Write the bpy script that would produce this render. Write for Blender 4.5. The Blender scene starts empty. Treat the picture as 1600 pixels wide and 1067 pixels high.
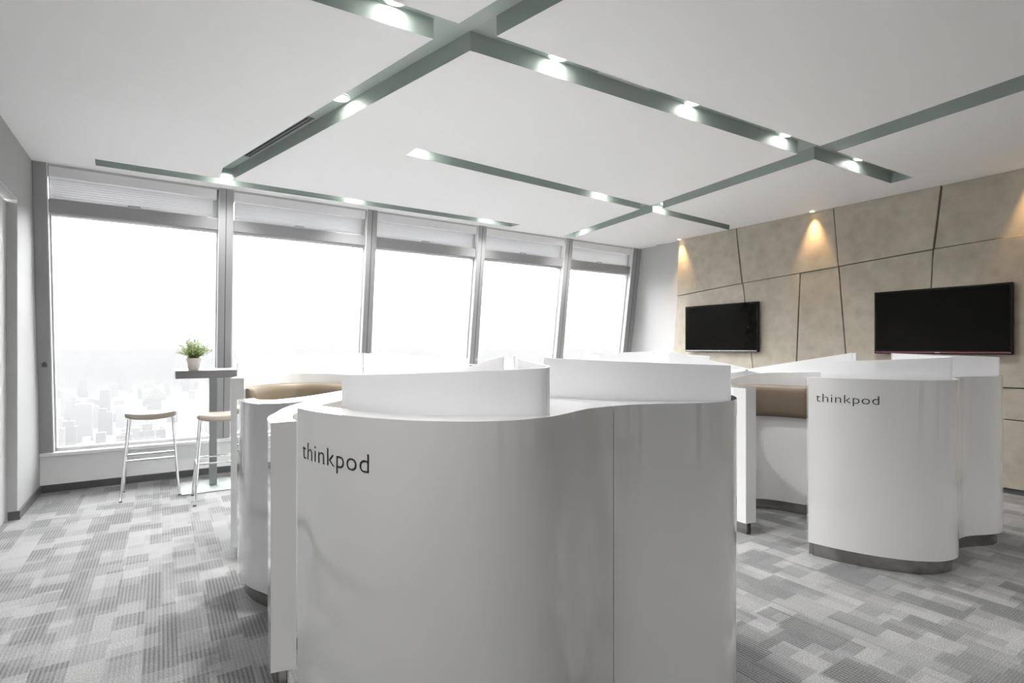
import bpy, bmesh, math, random
from mathutils import Vector, Matrix
from mathutils.geometry import tessellate_polygon
random.seed(7)
SC = bpy.context.scene
COL = SC.collection
R = math.radians

# ------------------------------------------------------------------ camera
F_PX, YAW, HORIZON = 831.65, 0.5813, 543.44
cam_d = bpy.data.cameras.new('camera')
cam = bpy.data.objects.new('camera', cam_d); COL.objects.link(cam)
cam.location = (0, 0, 1.3)
cam.rotation_euler = (R(90), 0, -YAW)
cam_d.sensor_width = 36.0
cam_d.lens = 36.0 * F_PX / 1600
cam_d.shift_y = (HORIZON - 533.5) / 1600
cam_d.clip_start = 0.05
cam_d.clip_end = 40000
SC.camera = cam

# ------------------------------------------------------------------ world, exposure
SKY = 7.0
LAMP = 4.0
WARM = 22
SC.view_settings.view_transform = 'Standard'
SC.view_settings.look = 'None'
SC.view_settings.gamma = 1
SC.view_settings.use_curve_mapping = False
SC.view_settings.exposure = 1.5
wd = bpy.data.worlds.new('overcast_sky'); SC.world = wd
wd.use_nodes = True
nt = wd.node_tree
for n in list(nt.nodes): nt.nodes.remove(n)
o_ = nt.nodes.new('ShaderNodeOutputWorld'); bg = nt.nodes.new('ShaderNodeBackground')
tc = nt.nodes.new('ShaderNodeTexCoord'); sx = nt.nodes.new('ShaderNodeSeparateXYZ')
mr = nt.nodes.new('ShaderNodeMapRange')     # overcast sky: zenith brighter than the horizon
mr.inputs[1].default_value = 0.0; mr.inputs[2].default_value = 1.0
mr.inputs[3].default_value = SKY; mr.inputs[4].default_value = SKY * 1.7
bg.inputs[0].default_value = (0.985, 0.99, 1.0, 1)
nt.links.new(tc.outputs['Generated'], sx.inputs[0]); nt.links.new(sx.outputs[2], mr.inputs[0])
nt.links.new(mr.outputs[0], bg.inputs[1]); nt.links.new(bg.outputs[0], o_.inputs[0])
SC.cycles.max_bounces = 14
SC.cycles.diffuse_bounces = 8
SC.cycles.glossy_bounces = 6
SC.cycles.transparent_max_bounces = 16
SC.cycles.volume_bounces = 2
SC.cycles.sample_clamp_indirect = 6

# ------------------------------------------------------------------ room numbers (metres)
XL, XR, Y0, ZC, ZS, LEAN = -0.9154, 6.3704, 6.298, 2.872, 0.32, 0.14
YB = -3.4
ZG = 2.975          # top of the ceiling grooves

# ------------------------------------------------------------------ helpers
def new_mat(name):
    m = bpy.data.materials.new(name); m.use_nodes = True
    return m, m.node_tree, m.node_tree.nodes['Principled BSDF']

def plain(name, col, rough=0.5, metal=0.0, coat=0.0, noise=0.0, nscale=8.0, bump=0.0, bscale=200.0, spec=0.5):
    m, t, b = new_mat(name)
    b.inputs['Base Color'].default_value = (*col, 1)
    b.inputs['Roughness'].default_value = rough
    b.inputs['Metallic'].default_value = metal
    b.inputs['Coat Weight'].default_value = coat
    b.inputs['Specular IOR Level'].default_value = spec
    tcn = t.nodes.new('ShaderNodeTexCoord')
    if noise > 0:
        nz = t.nodes.new('ShaderNodeTexNoise'); nz.inputs['Scale'].default_value = nscale; nz.inputs['Detail'].default_value = 4
        rp = t.nodes.new('ShaderNodeMixRGB'); rp.blend_type = 'MIX'
        rp.inputs[1].default_value = (*[max(0, c * (1 - noise)) for c in col], 1)
        rp.inputs[2].default_value = (*[min(1, c * (1 + noise)) for c in col], 1)
        t.links.new(tcn.outputs['Object'], nz.inputs[0]); t.links.new(nz.outputs[0], rp.inputs[0])
        t.links.new(rp.outputs[0], b.inputs['Base Color'])
    if bump > 0:
        n2 = t.nodes.new('ShaderNodeTexNoise'); n2.inputs['Scale'].default_value = bscale
        bp = t.nodes.new('ShaderNodeBump'); bp.inputs['Strength'].default_value = bump; bp.inputs['Distance'].default_value = 0.002
        t.links.new(tcn.outputs['Object'], n2.inputs[0]); t.links.new(n2.outputs[0], bp.inputs['Height'])
        t.links.new(bp.outputs[0], b.inputs['Normal'])
    return m

def obj(name, bm, mat, parent=None, smooth=None, bevel=0, seg=2):
    me = bpy.data.meshes.new(name)
    if isinstance(bm, tuple):
        me.from_pydata(bm[0], [], bm[1])
        b2 = bmesh.new(); b2.from_mesh(me); bmesh.ops.recalc_face_normals(b2, faces=b2.faces); b2.to_mesh(me); b2.free()
    else:
        bmesh.ops.recalc_face_normals(bm, faces=bm.faces); bm.to_mesh(me); bm.free()
    me.materials.append(mat)
    if smooth is not None:
        me.polygons.foreach_set('use_smooth', [True] * len(me.polygons))
        me.set_sharp_from_angle(angle=R(smooth))
    o = bpy.data.objects.new(name, me); COL.objects.link(o)
    if parent: o.parent = parent
    if bevel:
        md = o.modifiers.new('bevel', 'BEVEL'); md.width = bevel; md.segments = seg; md.limit_method = 'ANGLE'; md.angle_limit = R(40)
    return o

def tag(o, label, cat, group=None):
    o['label'] = label; o['category'] = cat
    if group: o['group'] = group
    return o

def struct(o): o['kind'] = 'structure'; return o

def empty(name, loc=(0, 0, 0), rz=0):
    o = bpy.data.objects.new(name, None); COL.objects.link(o); o.location = loc; o.rotation_euler = (0, 0, rz)
    o.empty_display_size = 0.1
    return o

def box(bm, x0, x1, y0, y1, z0, z1):
    vs = [bm.verts.new(p) for p in ((x0,y0,z0),(x1,y0,z0),(x1,y1,z0),(x0,y1,z0),(x0,y0,z1),(x1,y0,z1),(x1,y1,z1),(x0,y1,z1))]
    for f in ((0,3,2,1),(4,5,6,7),(0,1,5,4),(1,2,6,5),(2,3,7,6),(3,0,4,7)): bm.faces.new([vs[i] for i in f])
    return bm

def hexa(bm, p8):
    vs = [bm.verts.new(p) for p in p8]
    for f in ((0,3,2,1),(4,5,6,7),(0,1,5,4),(1,2,6,5),(2,3,7,6),(3,0,4,7)): bm.faces.new([vs[i] for i in f])
    return bm

def B(): return bmesh.new()

def lathe(bm, prof, n=32, cx=0, cy=0):
    rings = []
    for r, z in prof:
        rings.append([bm.verts.new((cx + r * math.cos(2*math.pi*i/n), cy + r * math.sin(2*math.pi*i/n), z)) for i in range(n)])
    for a, b in zip(rings, rings[1:]):
        for i in range(n): bm.faces.new((a[i], a[(i+1) % n], b[(i+1) % n], b[i]))
    bm.faces.new(rings[0][::-1]); bm.faces.new(rings[-1])
    return bm

def tube(bm, pts, r, n=12):
    pts = [Vector(p) for p in pts]; rings = []
    for i, p in enumerate(pts):
        d = (pts[min(i+1, len(pts)-1)] - pts[max(i-1, 0)]).normalized()
        a = d.cross(Vector((0.3, 0.9, 0.1))).normalized(); b = d.cross(a).normalized()
        rr = r[i] if isinstance(r, (list, tuple)) else r
        rings.append([bm.verts.new(p + a * rr * math.cos(2*math.pi*k/n) + b * rr * math.sin(2*math.pi*k/n)) for k in range(n)])
    for A, C in zip(rings, rings[1:]):
        for k in range(n): bm.faces.new((A[k], A[(k+1) % n], C[(k+1) % n], C[k]))
    bm.faces.new(rings[0][::-1]); bm.faces.new(rings[-1])
    return bm

def spline(pts, step=0.02):
    """Catmull-Rom through 2D points, resampled evenly"""
    P = [Vector(p) for p in pts]
    P = [P[0] * 2 - P[1]] + P + [P[-1] * 2 - P[-2]]
    fine = []
    for i in range(1, len(P) - 2):
        for k in range(24):
            t = k / 24; p0, p1, p2, p3 = P[i-1:i+3]
            fine.append(0.5 * ((2*p1) + (p2-p0)*t + (2*p0-5*p1+4*p2-p3)*t*t + (3*p1-p0-3*p2+p3)*t**3))
    fine.append(P[-2])
    L = [0.0]
    for a, b in zip(fine, fine[1:]): L.append(L[-1] + (b - a).length)
    n = max(2, int(L[-1] / step)); out = []; j = 0
    for k in range(n + 1):
        s = L[-1] * k / n
        while j < len(L) - 2 and L[j+1] < s: j += 1
        f = (s - L[j]) / max(1e-9, L[j+1] - L[j])
        out.append(fine[j].lerp(fine[j+1], min(1, max(0, f))))
    return out

def normals2d(path):
    out = []
    for i in range(len(path)):
        d = (path[min(i+1, len(path)-1)] - path[max(i-1, 0)]).normalized()
        out.append(Vector((-d.y, d.x)))
    return out

# ------------------------------------------------------------------ materials
M = {}
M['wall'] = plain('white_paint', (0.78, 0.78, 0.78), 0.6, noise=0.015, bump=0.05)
M['wall_left_darkened'] = plain('white_paint_darkened_left', (0.335, 0.335, 0.335), 0.6, noise=0.015, bump=0.05)  # same white paint, darkened to offset the strong daylight on the left wall
M['ceiling'] = plain('ceiling_paint', (0.93, 0.93, 0.93), 0.7, noise=0.01)
M['groove'] = plain('grey_green_paint', (0.42, 0.475, 0.455), 0.45, noise=0.05)
M['alu'] = plain('grey_frame_paint', (0.335, 0.335, 0.34), 0.4, noise=0.02)
M['alu_light'] = plain('pale_frame_paint', (0.50, 0.50, 0.51), 0.45, noise=0.02)
M['lightened'] = plain('mullion_side_painted_light', (0.80, 0.80, 0.81), 0.45, noise=0.02)  # daylight on the mullion sides, put into a paler colour
M['gasket'] = plain('dark_gasket', (0.12, 0.12, 0.12), 0.6, noise=0.05)
M['sill'] = plain('sill_white', (0.72, 0.72, 0.72), 0.35, noise=0.02)
def slat_mat():
    m, t, b = new_mat('blind_slat_white'); b.inputs['Base Color'].default_value = (.72, .72, .725, 1); b.inputs['Roughness'].default_value = .5
    tl = t.nodes.new('ShaderNodeBsdfTranslucent'); tl.inputs[0].default_value = (.55, .55, .555, 1)
    mx = t.nodes.new('ShaderNodeMixShader'); mx.inputs[0].default_value = .40
    t.links.new(b.outputs[0], mx.inputs[1]); t.links.new(tl.outputs[0], mx.inputs[2]); t.links.new(mx.outputs[0], t.nodes['Material Output'].inputs[0])
    return m
M['blind'] = slat_mat()
M['base'] = plain('charcoal_skirting', (0.085, 0.088, 0.09), 0.5, noise=0.1)
M['pod'] = plain('gloss_white_lacquer', (0.68, 0.68, 0.68), 0.10, coat=1.0, noise=0.006, nscale=3)
M['plinth'] = plain('brushed_dark_steel', (0.33, 0.325, 0.32), 0.15, metal=0.9, noise=0.25, nscale=14)
M['cushion'] = plain('tan_leather', (0.165, 0.13, 0.088), 0.5, noise=0.08, nscale=9, bump=0.15, bscale=500)
M['cushion_back'] = plain('charcoal_fabric', (0.035, 0.03, 0.03), 0.8, noise=0.2, nscale=60)
M['ink'] = plain('charcoal_ink', (0.02, 0.02, 0.022), 0.5, noise=0.05, spec=.2)
M['chrome'] = plain('chrome', (0.78, 0.78, 0.78), 0.12, metal=1.0, noise=0.02)
M['seat'] = plain('beige_seat', (0.34, 0.30, 0.245), 0.5, noise=0.05, bump=0.08)
M['table'] = plain('dark_grey_laminate', (0.155, 0.15, 0.152), 0.4, noise=0.06)
M['post'] = plain('grey_post_metal', (0.20, 0.215, 0.215), 0.3, metal=0.4, noise=0.05)
M['plate'] = plain('satin_steel_plate', (0.55, 0.62, 0.60), 0.25, metal=0.55, noise=0.05)
M['pot'] = plain('stone_pot', (0.66, 0.62, 0.57), 0.6, noise=0.06, nscale=30)
M['soil'] = plain('soil', (0.05, 0.04, 0.03), 0.9, noise=0.4, nscale=60)
M['tv'] = plain('black_tv_plastic', (0.006, 0.0055, 0.0055), 0.25, noise=0.05, spec=.3)
M['screen'] = plain('tv_panel', (0.004, 0.0038, 0.003), 0.2, noise=0.05, spec=.12)
M['tvtrim'] = plain('tv_trim_silver', (0.45, 0.44, 0.44), 0.3, metal=0.6, noise=0.03)
M['tvtrim_red'] = plain('tv_trim_rose', (0.20, 0.07, 0.10), 0.3, metal=0.3, noise=0.03)
M['lampring'] = plain('lamp_ring_white', (0.8, 0.8, 0.78), 0.35, noise=0.02)
M['vent'] = plain('vent_black', (0.02, 0.02, 0.02), 0.5, noise=0.1)
M['door'] = plain('door_white', (0.45, 0.45, 0.45), 0.45, noise=0.015)
M['reveal'] = plain('reveal_grey', (0.46, 0.46, 0.46), 0.5, noise=0.02)

def glass_mat():
    m, t, b = new_mat('window_glass')
    out = t.nodes['Material Output']; t.nodes.remove(b)
    tr = t.nodes.new('ShaderNodeBsdfTransparent'); gl = t.nodes.new('ShaderNodeBsdfGlossy'); mx = t.nodes.new('ShaderNodeMixShader')
    fr = t.nodes.new('ShaderNodeFresnel'); fr.inputs[0].default_value = 1.3
    gl.inputs['Roughness'].default_value = 0.01
    tr.inputs[0].default_value = (0.98, 0.98, 0.98, 1)
    t.links.new(fr.outputs[0], mx.inputs[0]); t.links.new(tr.outputs[0], mx.inputs[1]); t.links.new(gl.outputs[0], mx.inputs[2])
    t.links.new(mx.outputs[0], out.inputs[0])
    return m
M['glass'] = glass_mat()

def acrylic_mat():
    m, t, b = new_mat('frosted_acrylic')
    out = t.nodes['Material Output']
    b.inputs['Base Color'].default_value = (0.88, 0.88, 0.89, 1); b.inputs['Roughness'].default_value = 0.25
    tl = t.nodes.new('ShaderNodeBsdfTranslucent'); tl.inputs[0].default_value = (0.82, 0.82, 0.83, 1)
    nz = t.nodes.new('ShaderNodeTexNoise'); nz.inputs['Scale'].default_value = 300
    bp = t.nodes.new('ShaderNodeBump'); bp.inputs['Strength'].default_value = 0.02
    mx = t.nodes.new('ShaderNodeMixShader'); mx.inputs[0].default_value = 0.34
    t.links.new(nz.outputs[0], bp.inputs['Height']); t.links.new(bp.outputs[0], b.inputs['Normal'])
    t.links.new(b.outputs[0], mx.inputs[1]); t.links.new(tl.outputs[0], mx.inputs[2]); t.links.new(mx.outputs[0], out.inputs[0])
    return m
M['acrylic'] = acrylic_mat()

def emit_mat(name, col, s):
    m, t, b = new_mat(name)
    b.inputs['Base Color'].default_value = (0.8, 0.8, 0.8, 1)
    b.inputs['Emission Color'].default_value = (*col, 1); b.inputs['Emission Strength'].default_value = s
    return m
M['lamp'] = emit_mat('lamp_glow', (1.0, 0.97, 0.90), 14)
M['lampw'] = emit_mat('lamp_glow_warm', (1.0, 0.72, 0.42), 6)

def carpet_mat():
    m, t, b = new_mat('patchwork_carpet')
    N, L = t.nodes, t.links
    tc = N.new('ShaderNodeTexCoord'); sp = N.new('ShaderNodeSeparateXYZ'); L.new(tc.outputs['Object'], sp.inputs[0])
    def bricks(w, h, off, ox, oy, sq):
        cb = N.new('ShaderNodeCombineXYZ')
        ax = N.new('ShaderNodeMath'); ax.inputs[1].default_value = ox; L.new(sp.outputs[1], ax.inputs[0]); L.new(ax.outputs[0], cb.inputs[0])
        ay = N.new('ShaderNodeMath'); ay.inputs[1].default_value = oy; L.new(sp.outputs[0], ay.inputs[0]); L.new(ay.outputs[0], cb.inputs[1])
        br = N.new('ShaderNodeTexBrick'); br.offset = off; br.squash = sq; br.squash_frequency = 3; br.offset_frequency = 2
        br.inputs['Color1'].default_value = (0, 0, 0, 1); br.inputs['Color2'].default_value = (1, 1, 1, 1); br.inputs['Mortar'].default_value = (.5, .5, .5, 1)
        br.inputs['Scale'].default_value = 1; br.inputs['Mortar Size'].default_value = 0; br.inputs['Brick Width'].default_value = w; br.inputs['Row Height'].default_value = h
        L.new(cb.outputs[0], br.inputs['Vector']); return br.outputs['Color']
    def math2(op, a, c):
        n = N.new('ShaderNodeMath'); n.operation = op
        for i, v in enumerate((a, c)):
            if isinstance(v, (int, float)): n.inputs[i].default_value = v
            else: L.new(v, n.inputs[i])
        return n.outputs[0]
    b1 = bricks(0.21, 0.125, 0.37, 20.03, 20.07, 0.7)
    b2 = bricks(0.13, 0.20, 0.61, 31.4, 17.2, 1.3)
    b3 = bricks(0.30, 0.085, 0.45, 25.7, 23.9, 0.8)
    v = math2('ADD', math2('ADD', math2('MULTIPLY', b1, .42), math2('MULTIPLY', b2, .33)), math2('MULTIPLY', b3, .25))
    rp = N.new('ShaderNodeValToRGB'); L.new(v, rp.inputs[0])
    rp.color_ramp.elements[0].position = 0.30; rp.color_ramp.elements[1].position = 0.72
    # tufted rows run along Y, every ~15 mm
    wv = math2('SINE', math2('MULTIPLY', sp.outputs[0], 2 * math.pi / 0.0165), 0)
    st = math2('ADD', math2('MULTIPLY', wv, .5), .5)
    st = math2('POWER', st, 1.3)
    nz = N.new('ShaderNodeTexNoise'); nz.inputs['Scale'].default_value = 190; nz.inputs['Detail'].default_value = 3; L.new(tc.outputs['Object'], nz.inputs[0])
    dots = math2('SINE', math2('MULTIPLY', sp.outputs[1], 2 * math.pi / 0.011), 0)
    # dark fleck amount: strong in dark patches, faint in light ones
    dark = math2('SUBTRACT', 1.0, rp.outputs[0])
    amt = math2('ADD', math2('MULTIPLY', dark, .95), .03)
    n2 = N.new('ShaderNodeTexNoise'); n2.inputs['Scale'].default_value = 70; n2.inputs['Detail'].default_value = 2; L.new(tc.outputs['Object'], n2.inputs[0])
    st2 = math2('MULTIPLY', st, math2('ADD', math2('MULTIPLY', n2.outputs[0], 1.1), .45))
    rowm = math2('MULTIPLY', math2('ADD', math2('MULTIPLY', st2, .48), .52), amt)
    rowm = math2('MULTIPLY', rowm, math2('ADD', math2('MULTIPLY', dots, .12), .9))
    mixc = N.new('ShaderNodeMixRGB'); L.new(rowm, mixc.inputs[0])
    mixc.inputs[1].default_value = (0.198, 0.198, 0.198, 1); mixc.inputs[2].default_value = (0.02, 0.02, 0.021, 1)
    mul = N.new('ShaderNodeMixRGB'); mul.blend_type = 'MULTIPLY'; mul.inputs[0].default_value = 1
    g = math2('ADD', math2('MULTIPLY', nz.outputs[0], 2.2), -0.1)
    L.new(mixc.outputs[0], mul.inputs[1]); L.new(g, mul.inputs[2]); L.new(mul.outputs[0], b.inputs['Base Color'])
    b.inputs['Roughness'].default_value = 0.9; b.inputs['Specular IOR Level'].default_value = 0.15
    b.inputs['Sheen Weight'].default_value = 0.25
    bp = N.new('ShaderNodeBump'); bp.inputs['Strength'].default_value = 0.5; bp.inputs['Distance'].default_value = 0.004
    L.new(math2('ADD', math2('MULTIPLY', rowm, -.5), math2('MULTIPLY', nz.outputs[0], .8)), bp.inputs['Height']); L.new(bp.outputs[0], b.inputs['Normal'])
    return m
M['carpet'] = carpet_mat()

def panel_mat():
    m, t, b = new_mat('taupe_wall_panel')
    N, L = t.nodes, t.links
    tc = N.new('ShaderNodeTexCoord')
    n1 = N.new('ShaderNodeTexNoise'); n1.inputs['Scale'].default_value = 5.5; n1.inputs['Detail'].default_value = 6; n1.inputs['Roughness'].default_value = 0.65
    vo = N.new('ShaderNodeTexVoronoi'); vo.inputs['Scale'].default_value = 7.5
    L.new(tc.outputs['Object'], n1.inputs[0]); L.new(tc.outputs['Object'], vo.inputs['Vector'])
    rp = N.new('ShaderNodeValToRGB'); L.new(n1.outputs[0], rp.inputs[0])
    rp.color_ramp.elements[0].position = .32; rp.color_ramp.elements[0].color = (0.40, 0.36, 0.285, 1)
    rp.color_ramp.elements[1].position = .68; rp.color_ramp.elements[1].color = (0.50, 0.46, 0.38, 1)
    r2 = N.new('ShaderNodeValToRGB'); L.new(vo.outputs['Distance'], r2.inputs[0])
    r2.color_ramp.elements[0].position = .1; r2.color_ramp.elements[0].color = (0.88, 0.88, 0.87, 1)
    r2.color_ramp.elements[1].position = .45; r2.color_ramp.elements[1].color = (1, 1, 1, 1)
    mx = N.new('ShaderNodeMixRGB'); mx.blend_type = 'MULTIPLY'; mx.inputs[0].default_value = .8
    L.new(rp.outputs[0], mx.inputs[1]); L.new(r2.outputs[0], mx.inputs[2]); L.new(mx.outputs[0], b.inputs['Base Color'])
    b.inputs['Roughness'].default_value = 0.55
    return m
M['panel'] = panel_mat()

# ------------------------------------------------------------------ floor, walls
def box_obj(name, mat, *dims, parent=None, bevel=0):
    return obj(name, box(B(), *dims), mat, parent, bevel=bevel)

struct(box_obj('floor', M['carpet'], XL - .1, XR + .02, YB, Y0 + .12, -0.15, 0))

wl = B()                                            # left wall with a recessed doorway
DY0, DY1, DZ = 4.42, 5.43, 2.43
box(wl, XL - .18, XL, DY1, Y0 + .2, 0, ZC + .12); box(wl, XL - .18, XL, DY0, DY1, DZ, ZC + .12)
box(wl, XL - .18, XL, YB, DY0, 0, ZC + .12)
struct(obj('wall_left', wl, M['wall_left_darkened']))
dr = struct(box_obj('door_1', M['door'], XL - .11, XL - .062, DY0 + .03, DY1 - .012, 0.008, DZ - .03, bevel=.004))
fr = B(); box(fr, XL - .12, XL - .001, DY1 - .012, DY1, 0, DZ); box(fr, XL - .12, XL - .001, DY0, DY0 + .012, 0, DZ)
box(fr, XL - .12, XL - .001, DY0, DY1, DZ - .012, DZ)
obj('door_frame', fr, M['reveal'], dr)
hd = B(); tube(hd, [(XL - .062, DY0 + .09, 1.0), (XL - .02, DY0 + .09, 1.0), (XL - .02, DY0 + .21, 1.0)], .009)
obj('door_handle', hd, M['chrome'], dr, smooth=40)

struct(box_obj('wall_right', plain('white_paint_darkened_right', (.52, .52, .52), .6, noise=.015), XR, XR + .15, YB, Y0 + .2, 0, ZC + .12))  # darker copy of the white paint, the wall's dimmer light put into its colour
struct(box_obj('wall_back', M['wall'], XL - .18, XR + .15, YB - .15, YB, 0, ZC + .12))
wb = bpy.data.objects['wall_back']
for k in range(7):  # unseen pale and dark panels, added to streak the pods' reflections
    x0 = XL + .25 + k * 1.0
    obj('reflection_panel_dark' if k % 2 else 'reflection_panel_pale', box(B(), x0, x0 + .62, YB, YB + .03, .02, 2.45), M['tv' if k % 2 else 'door'], wb, bevel=.004)
ww = B(); box(ww, XL - .05, XR + .05, Y0, Y0 + .22, 0, ZS)
struct(obj('wall_window', ww, M['wall']))
head = B()                                         # slab edge above the glazing, outside the ceiling line
yt = Y0 - LEAN * (ZC - ZS)
box(head, XL - .1, XR + .1, yt + .02, yt + .25, ZC - .02, ZC + .5)
struct(obj('wall_lintel', head, M['alu_light']))
struct(box_obj('trim_1', M['sill'], XL, XR, Y0 - .035, Y0 + .22, ZS, ZS + .035, bevel=.006))
struct(box_obj('baseboard_window', M['base'], XL, XR, Y0 - .014, Y0, 0, .066, bevel=.003))
bl = B(); box(bl, XL, XL + .014, DY1, Y0 - .014, 0, .066); box(bl, XL - .055, XL + .014, DY1 - .014, DY1, 0, .066)
struct(obj('baseboard_left', bl, M['base']))
struct(box_obj('baseboard_left.001', M['base'], XL, XL + .014, YB, DY0, 0, .066))
struct(box_obj('baseboard_right', M['base'], XR - .014, XR, 5.22, Y0 - .014, 0, .066))

# ------------------------------------------------------------------ ceiling with grooves
def prism(bm, pts, z0, z1):
    lo = [bm.verts.new((x, y, z0)) for x, y in pts]; hi = [bm.verts.new((x, y, z1)) for x, y in pts]
    n = len(pts); bm.faces.new(lo[::-1]); bm.faces.new(hi)
    for i in range(n): bm.faces.new((lo[i], lo[(i+1) % n], hi[(i+1) % n], hi[i]))
    return bm
def lerp_line(p, q, t): return (p[0] + (q[0] - p[0]) * t, p[1] + (q[1] - p[1]) * t)
grooves = [
    [(-0.30, 2.372), (5.797, 2.073), (5.816, 2.262), (-0.30, 2.552)],                    # C, across
    [(0.443, 5.61), (0.443, 5.27), (1.80, -0.05), (2.02, -0.05), (0.541, 5.61)],          # A, towards the window (joins E)
    [(-0.47, 5.61), (3.813, 5.611), (3.786, 5.785), (-0.48, 5.805)],                     # E, along the window
    [(1.674, 3.918), (6.067, 4.165), (6.31, 4.335), (1.663, 4.10)],                      # D
    [(4.716, 5.868), (4.03, -0.05), (4.29, -0.05), (4.906, 5.848)],                      # B
    [(6.305, 5.608), (6.362, 5.391), (6.372, 5.391), (6.372, 5.608)],                    # notch at the right wall
]
ceil = obj('ceiling', box(B(), XL - .15, XR + .12, YB - .1, yt + .02, ZC, ZC + .4), M['ceiling'])
ceil.data.materials.append(M['groove'])
cutters = []
for k, g in enumerate(grooves):
    c = obj('cutter', prism(B(), g, ZC - .1, ZG + k * .0004), M['groove']); cutters.append(c)
    md = ceil.modifiers.new('cut', 'BOOLEAN'); md.object = c; md.operation = 'DIFFERENCE'; md.solver = 'EXACT'
dg = bpy.context.evaluated_depsgraph_get(); dg.update()
me = bpy.data.meshes.new_from_object(ceil.evaluated_get(dg)); ceil.modifiers.clear(); ceil.data = me
for c in cutters: bpy.data.objects.remove(c)
me.materials.clear(); me.materials.append(M['ceiling']); me.materials.append(M['groove'])
for p in me.polygons:
    z = p.center.z
    p.material_index = 1 if (ZC + .01 < z < ZC + .2 and XL - .1 < p.center.x < XR + .1 and YB < p.center.y < yt) else 0
struct(ceil)

# ------------------------------------------------------------------ windows
MULL = [(-.9154, -.823), (.469, .592), (1.951, 2.063), (3.400, 3.516), (4.842, 4.965), (6.20, 6.3704)]
def wy(z, d=0): return Y0 - LEAN * (z - ZS) + d
def wbox(bm, x0, x1, z0, z1, d0, d1):
    return hexa(bm, [(x0, wy(z0, d0), z0), (x1, wy(z0, d0), z0), (x1, wy(z0, d1), z0), (x0, wy(z0, d1), z0),
                     (x0, wy(z1, d0), z1), (x1, wy(z1, d0), z1), (x1, wy(z1, d1), z1), (x0, wy(z1, d1), z1)])
ZSILL, ZT0, ZT1 = ZS + .035, 2.473, 2.585
def mullion(parent, x0, x1):
    obj('mullion', wbox(B(), x0, x1, ZSILL, ZC, .0, .15), M['alu'], parent, bevel=.004)
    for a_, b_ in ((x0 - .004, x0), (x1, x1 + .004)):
        if a_ > XL and b_ < XR: obj('mullion_lit_side', wbox(B(), a_, b_, ZSILL, ZC, .010, .125), M['lightened'], parent)  # thin strips added to carry the painted daylight
    if x1 - x0 > .1:
        xm = (x0 + x1) / 2
        obj('mullion_groove', wbox(B(), xm - .004, xm + .004, ZSILL + .005, ZC - .005, -.0015, .004), M['gasket'], parent)
for i in range(5):
    xa, xb = MULL[i][1], MULL[i + 1][0]
    w = struct(obj('window_%d' % (i + 1), wbox(B(), xa, xb, ZT0, ZT1, .035, .15), M['alu'], bevel=.005))
    mullion(w, *MULL[i])
    if i == 4: mullion(w, *MULL[5])
    obj('pane', wbox(B(), xa, xb, ZSILL, ZT0, .130, .134), M['glass'], w)
    obj('pane', wbox(B(), xa, xb, ZT1, ZC - .02, .130, .134), M['glass'], w)
    for s, x in ((0, xa), (1, xb)):
        a, b_ = (x, x + .012) if s == 0 else (x - .05, x)
        obj('side_frame', wbox(B(), x if s == 0 else x - .016, x + .016 if s == 0 else x, ZSILL, ZT0, .075, .15), M['alu_light'], w)
        obj('side_frame', wbox(B(), a, b_, ZT1, ZC, .085, .15), M['alu_light'], w)
    obj('bottom_frame', wbox(B(), xa, xb, ZSILL, ZSILL + .03, .075, .15), M['sill'], w)
    obj('transom_lip', wbox(B(), xa, xb, ZT0 - .014, ZT0, .05, .15), M['alu_light'], w)
    xm = xa + (xb - xa) * .47
    obj('transom_catch', wbox(B(), xm - .05, xm + .05, ZT1 - .004, ZT1 + .02, .03, .05), M['alu_light'], w, bevel=.006)
    # blind drawn up in the top light
    bd = empty('window_blind', (xa, wy(ZC), ZC))
    names = ['beside the side door', 'second from the side door', 'midway along the wall', 'second from the panelled wall', 'beside the panelled wall']
    tag(bd, 'white slatted blind in the top light of the window ' + names[i], 'blind', 'blinds in the top lights')
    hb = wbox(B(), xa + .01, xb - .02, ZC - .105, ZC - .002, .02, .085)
    h = obj('headrail', hb, M['lightened'], None, bevel=.004)
    h.parent = bd; h.matrix_parent_inverse = Matrix.Translation(-Vector(bd.location))
    zz = ZC - .100; k = 0
    while zz > ZT1 + .012:
        sb = wbox(B(), xa + .016, xb - .052, zz - .0012, zz + .0012, .052, .078)
        for v in sb.verts:
            if v.co.y > wy(zz, .065): v.co.z -= .013
        s_ = obj('slat', sb, M['blind']); s_.parent = bd; s_.matrix_parent_inverse = Matrix.Translation(-Vector(bd.location))
        zz -= .0195; k += 1
    sb = wbox(B(), xa + .016, xb - .052, ZT1 + .002, ZT1 + .012, .052, .078)
    s_ = obj('bottom_rail', sb, M['blind']); s_.parent = bd; s_.matrix_parent_inverse = Matrix.Translation(-Vector(bd.location))
# cord hook on the first jamb
w1 = bpy.data.objects['window_1']
hk = B(); tube(hk, [(-.872, wy(1.16, -.002), 1.16), (-.872, wy(1.16, -.03), 1.155), (-.860, wy(1.175, -.035), 1.175)], .006)
box(hk, -.885, -.85, wy(1.14) - .006, wy(1.14) + .002, 1.13, 1.165)
obj('cord_hook', hk, M['gasket'], w1)
hk = B(); lathe(hk, [(.006, 0), (.02, .0), (.02, .01), (.006, .012)], 16)
for v in hk.verts: v.co = Vector((3.49 + v.co.x, wy(1.14) - v.co.z, 1.14 + v.co.y))
obj('cord_cleat', hk, M['alu_light'], bpy.data.objects['window_4'])

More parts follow.
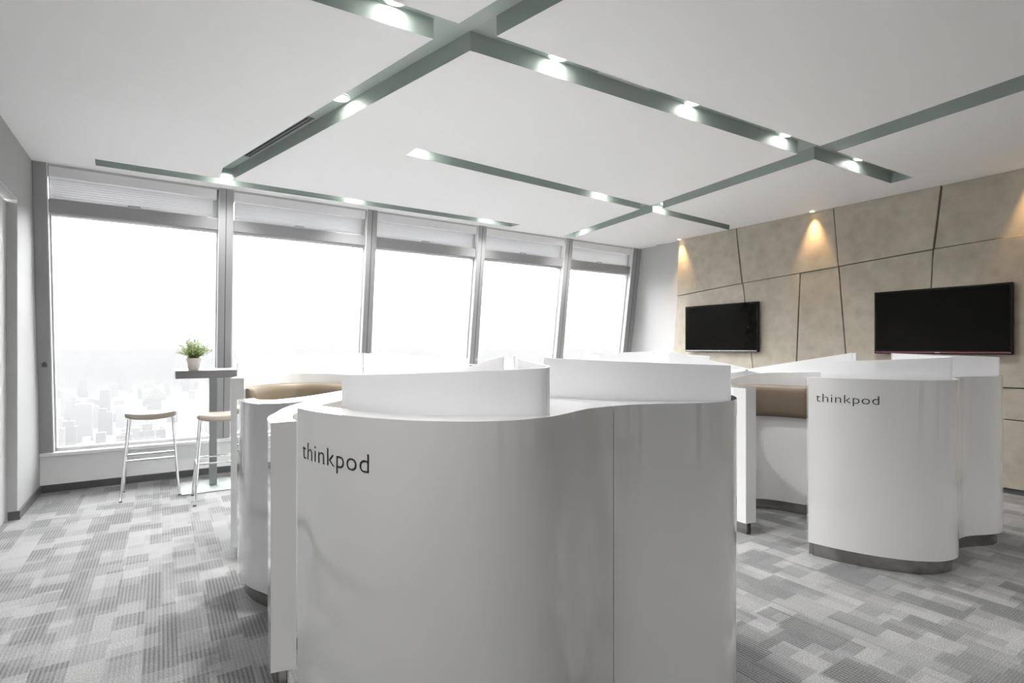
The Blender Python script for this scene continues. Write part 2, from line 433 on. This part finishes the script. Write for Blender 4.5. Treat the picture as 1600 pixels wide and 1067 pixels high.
# ------------------------------------------------------------------ cladding on the right wall (each panel a part)
wr = bpy.data.objects['wall_right']
PX = 6.30                                   # face of the cladding
def row1(y): # first joint line
    pts = [(-3.4, 2.50), (1.432, 2.299), (2.087, 2.263), (2.965, 2.207), (4.145, 2.139), (5.19, 2.061)]
    for (a, za), (b, zb) in zip(pts, pts[1:]):
        if y <= b: return za + (zb - za) * (y - a) / (b - a)
    return pts[-1][1]
def row2(y): return .945 + (y - 1.45) * -.012
def row3(y): return .657 + (y - 1.45) * .02
top = lambda y: ZC
bot = lambda y: .045
seams = [
    (top, row1, [(5.151, 5.191), (4.226, 4.139), (3.012, 2.960), (2.020, 2.084), (0.95, 0.90), (-.35, -.30), (-1.6, -1.7), (YB + .02, YB + .02)]),
    (row1, row2, [(5.191, 5.30), (4.130, 3.975), (3.389, 3.440), (2.960, 2.865), (2.087, 2.150), (1.10, 1.02), (-.10, -.05), (-1.5, -1.4), (YB + .02, YB + .02)]),
    (row2, row3, [(5.30, 5.325), (4.35, 4.33), (3.05, 3.10), (1.95, 1.90), (.60, .65), (-.9, -.85), (YB + .02, YB + .02)]),
    (row3, bot, [(5.325, 5.37), (3.80, 3.85), (2.60, 2.52), (1.20, 1.10), (-.3, -.2), (-1.9, -1.9), (YB + .02, YB + .02)]),
]
G, GV = .0035, .006
pi_ = 0
for zt, zb, sm in seams:
    for (ta, ba), (tb, bb) in zip(sm, sm[1:]):
        off = random.choice((-.004, 0, .005, .009))
        g0 = 0 if zt is top else G
        x1 = PX - off
        q = [(ba - GV, zb(ba) + G), (bb + GV, zb(bb) + G), (tb + GV, zt(tb) - g0), (ta - GV, zt(ta) - g0)]
        bm = B()
        hexa(bm, [(x1, q[0][0], q[0][1]), (x1, q[1][0], q[1][1]), (XR, q[1][0], q[1][1]), (XR, q[0][0], q[0][1]),
                  (x1, q[3][0], q[3][1]), (x1, q[2][0], q[2][1]), (XR, q[2][0], q[2][1]), (XR, q[3][0], q[3][1])])
        obj('wall_panel', bm, M['panel'], wr, bevel=.004)
bb_ = B(); hexa(bb_, [(XR - .006, YB, 0), (XR - .006, 5.36, 0), (XR, 5.36, 0), (XR, YB, 0), (XR - .006, YB, ZC), (XR - .006, 5.15, ZC), (XR, 5.15, ZC), (XR, YB, ZC)])
obj('panel_backing', bb_, M['gasket'], wr)
obj('panel_skirting', box(B(), PX + .012, XR - .006, YB, 5.36, 0, .05), M['base'], wr)

# televisions
def television(y0, y1, z0, z1, label, red):
    e = empty('television', (PX - .05, (y0 + y1) / 2, z0))
    tag(e, label, 'television', 'televisions on the panelled wall')
    hw, h = abs(y1 - y0) / 2, z1 - z0
    def part(n, bm, m, **k): return obj(n, bm, M[m], e, **k)
    part('casing', box(B(), -.012, .028, -hw, hw, 0, h), 'tv', bevel=.006)
    part('screen', box(B(), -.0145, -.010, -hw + .022, hw - .022, .034, h - .022), 'screen')
    part('trim_strip', box(B(), -.017, -.010, -hw + .012, hw - .012, .008, .022), 'tvtrim_red' if red else 'tvtrim', bevel=.002)
    part('power_light', box(B(), -.0185, -.016, -.02, .02, .012, .017), 'lampring')
    part('wall_bracket', box(B(), .028, .040, -hw * .45, hw * .45, h * .25, h * .75), 'tv')
television(3.882, 4.993, 1.246, 1.885, 'black flat television with silver lower trim, on panels nearest the windows', False)
television(1.488, 2.579, 1.240, 1.880, 'black flat television with rose lower trim, on panels farther from the windows', True)

# ------------------------------------------------------------------ ceiling lamps and vents
def downlight(x, y, label, watts=1.0, warm=False, z=ZG, r=.052, cone=112):
    e = empty('downlight', (x, y, z))
    tag(e, label, 'lamp', 'downlights')
    ring = B(); n = 28
    prof = [(r * 1.25, -.001), (r * 1.25, -.007), (r * 1.02, -.010), (r * .98, -.004)]
    rings = [[ring.verts.new((a * math.cos(2*math.pi*i/n), a * math.sin(2*math.pi*i/n), zz)) for i in range(n)] for a, zz in prof]
    for a, b in zip(rings, rings[1:]):
        for i in range(n): ring.faces.new((a[i], a[(i+1) % n], b[(i+1) % n], b[i]))
    obj('trim_ring', ring, M['lampring'], e, smooth=40)
    disc = B(); lathe(disc, [(r * .98, -.001), (r * .98, -.0035), (r * .6, -.0055), (.004, -.006)], n)
    obj('lamp_glass', disc, M['lampw' if warm else 'lamp'], e, smooth=40)
    ld = bpy.data.lights.new('lamp_bulb', 'SPOT')
    ld.energy = (WARM if warm else 26 * LAMP) * watts
    ld.spot_size = R(cone); ld.spot_blend = 1.0 if not warm else .6; ld.shadow_soft_size = .045
    ld.color = (1.0, .60, .26) if warm else (1.0, .99, .975)
    lo = bpy.data.objects.new('lamp_bulb', ld); COL.objects.link(lo); lo.parent = e; lo.location = (0, 0, -.02)
    return e
for x, y, lb in [
    (.99, 3.60, 'round recessed downlight beside the black air slot in the ceiling groove'),
    (.50, 5.69, 'round recessed downlight where the ceiling groove meets the window groove'),
    (.93, 2.43, 'round recessed downlight at the groove end over the lettered pod'),
    (1.90, 2.395, 'round recessed downlight in the groove between the crossing and white air grille'),
    (3.02, 2.345, 'round recessed downlight in the groove past the white air grille'),
    (4.08, 2.29, 'round recessed downlight just before the second groove crossing'),
    (5.15, 2.225, 'round recessed downlight in the short groove end towards the televisions'),
    (1.75, 5.70, 'round recessed downlight in the window groove before the third window'),
    (3.43, 5.70, 'round recessed downlight in the window groove near its blind end'),
    (1.78, 4.02, 'round recessed downlight at the blind end of the middle slot'),
    (3.90, 4.13, 'round recessed downlight in the middle slot near the cross groove'),
    (4.88, 4.17, 'round recessed downlight just past the middle slot crossing'),
    (4.77, 5.66, 'round recessed downlight at the window end of the cross groove')]:
    d_ = downlight(x, y, lb, .42 if x > 2.9 and y < 2.5 else (.4 if y > 5.5 else 1.0))
    next(c for c in COL.objects if c.parent == d_ and c.type == 'LIGHT').location = (-.04, 0, -.02) if x < 1 and y > 3 and y < 5 else (0, -.055, -.02)
for x, y, w_ in [(0.2, -0.4, .1), (2.6, -0.6, .75), (5.0, -0.4, .9), (-.3, -2.2, .6), (2.6, -2.3, .35), (5.0, -2.2, .3), (-.3, .8, .6), (3.0, .7, .12)]:  # extra lamps out of view, added to brighten the pods and ceiling
    downlight(x, y, 'added unseen downlight in the plain ceiling away from the windows', w_, z=ZC)
for y in (5.10, 3.22, 1.34):
    downlight(6.245, y, {5.10: 'small warm wall-washing downlight beside the white wall strip', 3.22: 'small warm wall-washing downlight between the two televisions', 1.34: 'small warm wall-washing downlight past the rose-trimmed television'}[y], 1.0, True, ZC, .022, 56)

def slot_vent(p, q, w, label, white):
    a, b = Vector((*p, 0)), Vector((*q, 0)); d = b - a
    e = empty('air_vent', (*((a + b) / 2).xy, ZG), math.atan2(d.y, d.x)); tag(e, label, 'vent')
    L = d.length / 2
    fr = B(); t = .008
    box(fr, -L, L, -w, -w + t, -.006, 0); box(fr, -L, L, w - t, w, -.006, 0); box(fr, -L, -L + t, -w, w, -.006, 0); box(fr, L - t, L, -w, w, -.006, 0)
    obj('vent_frame', fr, M['lampring' if white else 'alu'], e)
    obj('vent_back', box(B(), -L, L, -w, w, -.0015, 0), M['lampring' if white else 'vent'], e)
    for k in range(2): obj('vane', box(B(), -L + t, L - t, (-.35 + .7 * k) * w - .004, (-.35 + .7 * k) * w + .004, -.007, -.001), M['lampring' if white else 'alu'], e)
slot_vent((.60, 5.15), (.885, 4.03), .045, 'black linear air slot let into the grey ceiling groove', False)
slot_vent((2.20, 2.37), (2.64, 2.35), .05, 'white air grille let into the ceiling groove above the pods', True)

# ------------------------------------------------------------------ work pods
HI = 1.115
out_front = spline([(-.852, .955), (-.826, 1.09), (-.78, 1.225), (-.73, 1.325), (-.655, 1.432), (-.56, 1.512), (-.48, 1.548), (-.40, 1.56), (-.33, 1.552), (-.26, 1.526), (-.17, 1.485), (-.09, 1.458), (-.0015, 1.452)], .018)
out_low = spline([(-.58, .0015), (-.66, .035), (-.735, .105), (-.785, .20), (-.829, .30), (-.855, .42), (-.862, .535)], .018)
inner = spline([(-.775, .555), (-.770, .45), (-.735, .34), (-.665, .26), (-.56, .205), (-.44, .185), (-.32, .19), (-.21, .23), (-.14, .33), (-.10, .45), (-.065, .57), (-.06, .72), (-.09, .90), (-.15, 1.08), (-.21, 1.22), (-.29, 1.32), (-.40, 1.37), (-.52, 1.345), (-.635, 1.25), (-.725, 1.09), (-.785, .91)], .018)
def smooth01(a, b, x):
    t = min(1, max(0, (x - a) / (b - a))); return t * t * (3 - 2 * t)
def rim(u, v):
    low = smooth01(.85, .6, v) * min(1, max(0, (-u - .05) / .75))
    return HI - .095 * low
def poly_solid(poly, z0, ztop, T):
    """prism over a 2-D polygon, top height by function; T maps (u, v) to local x, y"""
    n = len(poly)
    vs = [(*T(u, v), z0) for u, v in poly] + [(*T(u, v), ztop(u, v)) for u, v in poly]
    tris = tessellate_polygon([[Vector((u, v, 0)) for u, v in poly]])
    fs = [tuple(t) for t in tris] + [tuple(n + i for i in t) for t in tris]
    fs += [(i, (i + 1) % n, n + (i + 1) % n, n + i) for i in range(n)]
    return vs, fs
def offset_poly(poly, d):
    n = len(poly); area = sum(poly[i].x * poly[(i+1) % n].y - poly[(i+1) % n].x * poly[i].y for i in range(n))
    s = 1 if area > 0 else -1; res = []
    for i in range(n):
        a, b, c = poly[i-1], poly[i], poly[(i+1) % n]
        e1, e2 = (b - a).normalized(), (c - b).normalized()
        n1, n2 = Vector((-e1.y, e1.x)) * s, Vector((-e2.y, e2.x)) * s
        m = (n1 + n2)
        m = m.normalized() * min(1.6, 1 / max(.3, m.normalized().dot(n1))) if m.length > 1e-4 else n1
        res.append(b + m * d)
    return res
body_poly = out_front + [Vector((-.0015, .0015))] + out_low + inner
def dedupe(P):
    o = []
    for p in P:
        if not o or (p - o[-1]).length > .002: o.append(p)
    return o
body_poly = dedupe(body_poly)
def ribbon(path, th, z0, z1, T):
    """upright strip of thickness th along a 2-D path; z0, z1 are functions of t in 0..1 (and u, v)"""
    nm = normals2d(path); n = len(path); vs = []; fs = []
    for i, (p, q) in enumerate(zip(path, nm)):
        t = i / (n - 1); a, b = p + q * th / 2, p - q * th / 2
        zl, zh = z0(t, p), z1(t, p)
        vs += [(*T(*a), zl), (*T(*b), zl), (*T(*b), zh), (*T(*a), zh)]
    for i in range(n - 1):
        for k in range(4): fs.append((4*i+k, 4*i+(k+1) % 4, 4*i+4+(k+1) % 4, 4*i+4+k))
    fs += [(0, 1, 2, 3), (4*n-4, 4*n-3, 4*n-2, 4*n-1)]
    return vs, fs
def pad(path, th, z0, z1, T, side):
    """upholstered pad hugging the inner wall: rounded section swept along the path"""
    nm = normals2d(path); n = len(path); vs = []; fs = []
    sec = []
    for k in range(7):
        a = -math.pi / 2 + math.pi * k / 6
        sec.append((th * (.62 + .38 * math.cos(a)), (z0 + z1) / 2 + (z1 - z0) / 2 * math.sin(a) ** 1 if abs(math.sin(a)) > .99 else (z0 + z1) / 2 + (z1 - z0) / 2 * (.98 * math.sin(a))))
    sec = [(0.0, z0), (th * .5, z0), (th * .88, z0 + .018), (th, z0 + .05), (th * 1.04, (z0 + z1) / 2), (th, z1 - .05), (th * .88, z1 - .018), (th * .5, z1), (0.0, z1)]
    m = len(sec)
    for i, (p, q) in enumerate(zip(path, nm)):
        e = min(i, n - 1 - i) / 2.0
        k = 1 if e >= 1 else (.55 + .45 * math.sqrt(max(0, 1 - (1 - e) ** 2)))
        for d, z in sec:
            c = p + q * side * (.002 + d * k); vs.append((*T(*c), (z0 + z1) / 2 + (z - (z0 + z1) / 2) * (.94 + .06 * k)))
    for i in range(n - 1):
        for k in range(m): fs.append((m*i+k, m*i+(k+1) % m, m*i+m+(k+1) % m, m*i+m+k))
    fs += [tuple(range(m)), tuple(m*(n-1) + k for k in range(m))]
    return vs, fs
scr_A = spline([(-.716, .965), (-.704, 1.09), (-.637, 1.265), (-.506, 1.41), (-.40, 1.485), (-.325, 1.515), (-.275, 1.47), (-.235, 1.36), (-.195, 1.25), (-.16, 1.15)], .02)
scr_B = spline([(-.812, .985), (-.785, 1.12), (-.735, 1.26), (-.655, 1.39), (-.57, 1.475), (-.48, 1.522), (-.366, 1.49), (-.25, 1.41), (-.149, 1.31), (-.07, 1.20), (-.006, 1.075)], .02)
arm = spline([(-.028, .84), (-.030, .4), (-.028, .012)], .04)
pad_low = [p for p in inner if p.y < .575 and p.x > -.66]
k0 = inner.index(pad_low[0]); k1 = inner.index(pad_low[-1])
pad_low = inner[k0:k1 + 1]
pad_hi = [p for p in inner if p.y > .95 and p.x < -.09]

def lettering(T):
    cu = bpy.data.curves.new('lettering', 'FONT'); cu.body = 'thinkpod'; cu.size = 1; cu.offset = -.012; cu.resolution_u = 6; cu.space_character = 1.06
    to = bpy.data.objects.new('lettering', cu); COL.objects.link(to)
    dg = bpy.context.evaluated_depsgraph_get(); dg.update()
    me = bpy.data.meshes.new_from_object(to.evaluated_get(dg)); bpy.data.objects.remove(to)
    bm = bmesh.new(); bm.from_mesh(me); bmesh.ops.triangulate(bm, faces=bm.faces)
    bmesh.ops.remove_doubles(bm, verts=bm.verts, dist=1e-4)
    xs = [v.co.x for v in bm.verts]; ys = [v.co.y for v in bm.verts]; x0, x1 = min(xs), max(xs)
    asc = max(ys)
    for _ in range(2):
        le = [e for e in bm.edges if e.calc_length() > .12]
        if le: bmesh.ops.subdivide_edges(bm, edges=le, cuts=1); bmesh.ops.triangulate(bm, faces=bm.faces)
    L = [0.0]
    for a, b in zip(out_front, out_front[1:]): L.append(L[-1] + (b - a).length)
    nm = normals2d(out_front)
    s0, wid, zb, hh = .043, .325, .968, .050
    for v in bm.verts:
        s = s0 + (v.co.x - x0) / (x1 - x0) * wid
        j = max(i for i in range(len(L)) if L[i] <= s); f = (s - L[j]) / (L[j+1] - L[j])
        p = out_front[j].lerp(out_front[j+1], f) + nm[j].lerp(nm[j+1], f) * .0012
        v.co = Vector((*T(*p), zb + v.co.y / asc * hh))
    return bm

pod_cache = {}
def pod(cx, cy, sx, sy, label, letters):
    """sx, sy = which quarter of the cluster; the unit's own outline is mirrored, its origin is the cluster's centre on the floor"""
    e = empty('work_pod', (cx, cy, 0)); tag(e, label, 'work pod', 'white curved work pods')
    key = (sx, sy)
    if key in pod_cache:
        for n, me, mods, m in pod_cache[key]:
            o = bpy.data.objects.new(n, me); COL.objects.link(o); o.parent = e
            if mods:
                md = o.modifiers.new('bevel', 'BEVEL'); md.width = mods; md.segments = 2; md.limit_method = 'ANGLE'; md.angle_limit = R(40)
        made = None
    else:
        T = lambda u, v: (sx * u, -sy * v)
        made = []
        def add(n, geo, m, smooth=30, bevel=0):
            o = obj(n, geo, M[m], e, smooth=smooth, bevel=bevel); made.append((n, o.data, bevel, m)); return o
        add('body', poly_solid(body_poly, .085, rim, T), 'pod', 30, .004)
        add('plinth', poly_solid(dedupe(offset_poly(body_poly, .030)), 0, lambda u, v: .086, T), 'plinth', 30)
        S = scr_A if (sx, sy) == (1, 1) else scr_B
        add('privacy_screen', ribbon(S, .007, lambda t, p: rim(p.x, p.y) - .003, (lambda t, p: 1.213 + .05 * t), T), 'acrylic', 30)
        add('center_screen', ribbon(arm, .007, lambda t, p: rim(p.x, p.y) - .003, (lambda t, p: 1.264 - .145 * t), T), 'acrylic', 30)
        ml = mirror_side(inner)
        add('back_cushion', pad(pad_low, .05, .755, 1.005, T, ml), 'cushion', 50)
        add('back_cushion', pad(pad_hi, .05, .79, 1.05, T, ml), 'cushion', 50)
        for u, v in ((-.62, 1.36), (-.18, 1.37), (-.70, .20)):
            bm = B(); lathe(bm, [(.018, 0), (.018, .012), (.008, .016), (.008, .03)], 12, *T(u, v)); 
            add('levelling_foot', bm, 'chrome', 40)
        pod_cache[key] = made
    if letters:
        T = lambda u, v: (sx * u, -sy * v)
        obj('lettering', lettering(T), M['ink'], e)
    return e
def mirror_side(path):
    # which side of the inner outline is the free space: the cell centre is near (-.42, .75)
    p = path[len(path) // 2]; q = normals2d(path)[len(path) // 2]
    return 1 if (Vector((-.42, .75)) - p).dot(q) > 0 else -1
C1, C2 = (1.2, 2.69), (4.23, 2.72)
pod(*C1, 1, 1, 'glossy white work pod with dark lettering, in the pod cluster beside the bar stools', True)
pod(*C1, -1, 1, 'plain glossy white work pod joined to the lettered one in the bar stool cluster', False)
pod(*C1, 1, -1, 'white work pod with tan cushion, window-side in the bar stool cluster, nearest the potted plant', False)
pod(*C1, -1, -1, 'window-side white work pod in the bar stool cluster, turned from the potted plant', False)
pod(*C2, 1, 1, 'glossy white work pod with dark lettering, in the pod cluster near the televisions', True)
pod(*C2, -1, 1, 'plain white work pod beside the lettered one, in front of the rose-trimmed television', False)
pod(*C2, 1, -1, 'window-side white work pod in the television cluster, on its side facing the other cluster', False)
pod(*C2, -1, -1, 'window-side white work pod in the television cluster, backing onto the panelled wall', False)

# ------------------------------------------------------------------ bar tables
def bar_table(x, y, label):
    e = empty('bar_table', (x, y, 0)); tag(e, label, 'table', 'bar tables along the windows')
    obj('table_top', box(B(), -.305, .305, -.29, .29, 1.030, 1.100), M['table'], e, bevel=.004)
    obj('post', box(B(), -.031, .031, -.031, .031, .012, 1.03), M['post'], e, bevel=.003)
    obj('base_plate', box(B(), -.26, .26, -.25, .25, 0, .012), M['plate'], e, bevel=.003)
    obj('mounting_plate', box(B(), -.12, .12, -.12, .12, 1.022, 1.030), M['post'], e)
bar_table(.40, 5.75, 'dark grey square bar table carrying the potted plant, with pale steel base plate')
bar_table(1.66, 5.75, 'dark grey bar table hidden behind the pods, second from the side door')
bar_table(2.92, 5.75, 'dark grey bar table glimpsed over the pod screens, third from the side door')

# bar stools
def bar_stool(x, y, label):
    e = empty('bar_stool', (x, y, 0)); tag(e, label, 'stool', 'bar stools at the window')
    nx, ny = 14, 8; vs = []; fs = []
    hx, hy = .19, .165
    def top_z(a, b): return .722 + .018 * (a * a) ** 1.2 + .012 * (b * b) - .004
    for s in (1, 0):
        for j in range(ny + 1):
            for i in range(nx + 1):
                a, b = -1 + 2 * i / nx, -1 + 2 * j / ny
                fa = hx * a * (1 - .03 * b * b); fb = hy * b * (1 - .05 * a ** 4)
                z = top_z(a, b) if s else top_z(a, b) - .052 + .012 * abs(a) ** 3
                vs.append((fa, fb, z))
    W = nx + 1; off = W * (ny + 1)
    for j in range(ny):
        for i in range(nx):
            k = j * W + i; fs.append((k, k+1, k+1+W, k+W)); fs.append((off+k, off+k+W, off+k+W+1, off+k+1))
    rimi = [i for i in range(W)] + [j * W + nx for j in range(1, ny + 1)] + [ny * W + i for i in range(nx - 1, -1, -1)] + [j * W for j in range(ny - 1, 0, -1)]
    for a, b in zip(rimi, rimi[1:] + rimi[:1]): fs.append((a, off + a, off + b, b))
    obj('seat', (vs, fs), M['seat'], e, smooth=70, bevel=.016, seg=4)
    obj('seat_rail', box(B(), -.15, .15, -.012, .012, .672, .688), M['chrome'], e)
    T_ = {}
    for sx in (-1, 1):
        for sy in (-1, 1):
            a = Vector((sx * .158, sy * .125, .688)); b = Vector((sx * .210, sy * .190, 0.006)); T_[sx, sy] = (a, b)
            bm = B(); tube(bm, [a, a.lerp(b, .5), b], .0105, 12); lg = obj('leg', bm, M['chrome'], e, smooth=50)
            bm = B(); tube(bm, [(*b.xy, 0), (*b.xy, .012)], .0125, 12); obj('foot_cap', bm, M['gasket'], lg, smooth=50)
    at = lambda k, z: T_[k][0].lerp(T_[k][1], (.688 - z) / .682)
    for k, l, z in (((-1, -1), (1, -1), .335), ((-1, 1), (1, 1), .335), ((-1, -1), (-1, 1), .322), ((1, -1), (1, 1), .322)):
        bm = B(); tube(bm, [at(k, z), at(l, z)], .0085, 10); obj('footrest', bm, M['chrome'], e, smooth=50)
bar_stool(-.083, 5.735, 'beige-seated chrome bar stool standing clear, beside the side door wall')
bar_stool(.432, 5.27, 'beige-seated chrome bar stool in front of the plant table, partly behind the pod')

# potted plant
pp = empty('potted_plant', (.235, 5.56, 1.1005)); tag(pp, 'small bushy green plant in a pale tapered pot on the bar table', 'plant')
bm = B(); lathe(bm, [(.040, 0), (.0425, .004), (.0535, .080), (.0575, .082), (.060, .106), (.0575, .107), (.053, .100), (.051, .088)], 36)
obj('pot', bm, M['pot'], pp, smooth=40)
bm = B(); lathe(bm, [(.0505, .080), (.0505, .092), (.03, .096), (.004, .097)], 24); obj('soil', bm, M['soil'], pp, smooth=40)
def leaf_mat():
    m, t, b = new_mat('leaf_green'); N, L = t.nodes, t.links
    g = N.new('ShaderNodeNewGeometry'); rp = N.new('ShaderNodeValToRGB'); L.new(g.outputs['Random Per Island'], rp.inputs[0])
    rp.color_ramp.elements[0].color = (.05, .08, .02, 1); rp.color_ramp.elements[1].color = (.45, .47, .38, 1)
    e = rp.color_ramp.elements.new(.45); e.color = (.17, .25, .035, 1)
    e = rp.color_ramp.elements.new(.75); e.color = (.28, .37, .07, 1)
    L.new(rp.outputs[0], b.inputs['Base Color']); b.inputs['Roughness'].default_value = .55
    tl = N.new('ShaderNodeBsdfTranslucent'); L.new(rp.outputs[0], tl.inputs[0])
    mx = N.new('ShaderNodeMixShader'); mx.inputs[0].default_value = .35
    L.new(b.outputs[0], mx.inputs[1]); L.new(tl.outputs[0], mx.inputs[2]); L.new(mx.outputs[0], N['Material Output'].inputs[0])
    return m
M['leaf'] = leaf_mat()
M['stem'] = plain('stem_grey_green', (.20, .22, .12), .6, noise=.1)
vs, fs = [], []; stb = B()
for k in range(120):
    az = random.uniform(0, 2 * math.pi); tilt = random.uniform(.02, 1.25); ln = random.uniform(.09, .185) * (1.0 if tilt < .8 else 1.0)
    pts = []; p = Vector((.02 * math.cos(az), .02 * math.sin(az), .095)); th = tilt * .45
    for j in range(6):
        pts.append(p.copy()); th += tilt * .16 + random.uniform(-.06, .06)
        p = p + Vector((math.sin(th) * math.cos(az), math.sin(th) * math.sin(az), math.cos(th))) * ln / 5
    if k % 2 == 0: tube(stb, pts, [.0012] * 5 + [.0006], 4)
    for j in range(1, 6):
        for s in range(3):
            c = pts[j]; d = Vector((random.gauss(0, 1), random.gauss(0, 1), random.gauss(.3, .7))).normalized()
            w = d.cross(Vector((random.random(), random.random(), .3))).normalized() * random.uniform(.0022, .0042); l = random.uniform(.014, .026)
            b0 = len(vs); vs += [tuple(c), tuple(c + d * l * .5 + w), tuple(c + d * l), tuple(c + d * l * .5 - w)]; fs.append((b0, b0+1, b0+2, b0+3))
fo = obj('foliage', (vs, fs), M['leaf'], pp); fo['kind'] = 'stuff'
st = obj('stems', stb, M['stem'], pp); st['kind'] = 'stuff'

# ------------------------------------------------------------------ city far below, in haze
GROUND = -330.0
M['ground'] = plain('city_ground', (0.075, 0.078, 0.08), .9, noise=.25, nscale=.004)
gm = B(); q = 22000
g = obj('ground', box(gm, -q, q, 60, q, GROUND - 5, GROUND), M['ground']); struct(g)
cm = []
for k, c in enumerate([(.09, .09, .092), (.12, .12, .12), (.07, .072, .074), (.145, .145, .145)]):
    cm.append(plain('tower_concrete_%d' % k, c, .8, noise=.15, nscale=.02))
meshes = {}
def tower_mesh(kind, k):
    if (kind, k) in meshes: return meshes[kind, k]
    bm = B(); box(bm, -.5, .5, -.5, .5, 0, 1)
    if kind == 0: box(bm, -.2, .2, -.2, .2, 1, 1.07); box(bm, .25, .4, -.4, -.25, 1, 1.04)
    if kind == 1: box(bm, -.36, .36, -.36, .36, 1, 1.22); box(bm, -.06, .06, -.06, .06, 1.22, 1.4)
    if kind == 2: box(bm, -.5, .1, -.3, .5, 1, 1.15)
    if kind == 3:
        for j in range(9): box(bm, -.51, .51, -.51, .51, .08 + j * .1, .11 + j * .1)
    me = bpy.data.meshes.new('tower_block'); bmesh.ops.recalc_face_normals(bm, faces=bm.faces); bm.to_mesh(me); bm.free(); me.materials.append(cm[k])
    meshes[kind, k] = me; return me
placed = []
n = 0
while n < 290:
    d = 900 * (8.0 ** random.random()) ; a = random.uniform(-14, 24)
    x, y = d * math.sin(R(a)), d * math.cos(R(a))
    w, l = random.uniform(22, 62), random.uniform(22, 55)
    h = random.choice((random.uniform(20, 60), random.uniform(40, 90), random.uniform(80, 150)))
    if d < 1500: h = min(h, 100)
    if any(abs(x - X) < (w + W_) * .75 and abs(y - Y) < (l + L_) * .75 for X, Y, W_, L_ in placed): continue
    placed.append((x, y, w, l)); n += 1
    o = bpy.data.objects.new('tower_block', tower_mesh(random.randrange(4), random.randrange(4))); COL.objects.link(o)
    o.location = (x, y, GROUND); o.scale = (w, l, h)
    tag(o, 'pale city building standing in haze far below the windows', 'building', 'city buildings in the haze')
def haze_mat(density):
    m, t, b = new_mat('white_haze'); t.nodes.remove(b)
    vsn = t.nodes.new('ShaderNodeVolumePrincipled'); vsn.inputs['Color'].default_value = (.100, .100, .100, 1)
    vsn.inputs['Density'].default_value = density; vsn.inputs['Anisotropy'].default_value = .2
    t.links.new(vsn.outputs[0], t.nodes['Material Output'].inputs['Volume']); return m
hz = obj('haze', box(B(), -q + 10, q - 10, 120, q - 10, GROUND + .5, -40), haze_mat(1 / 1800)); struct(hz)
hz = obj('upper_haze', box(B(), -q + 10, q - 10, 120, q - 10, -39.5, 600), haze_mat(1 / 5000)); struct(hz)

# portals keep the daylight through the glazing clean
for i in range(5):
    xa, xb = MULL[i][1], MULL[i + 1][0]
    ld = bpy.data.lights.new('daylight_portal', 'AREA'); ld.shape = 'RECTANGLE'; ld.size = xb - xa; ld.size_y = (ZT0 - ZSILL) * 1.01; ld.cycles.is_portal = True
    lo = bpy.data.objects.new('daylight_portal', ld); COL.objects.link(lo)
    zm = (ZSILL + ZT0) / 2; lo.location = ((xa + xb) / 2, wy(zm, .16), zm); lo.rotation_euler = (R(-90) + math.atan(LEAN), 0, 0)
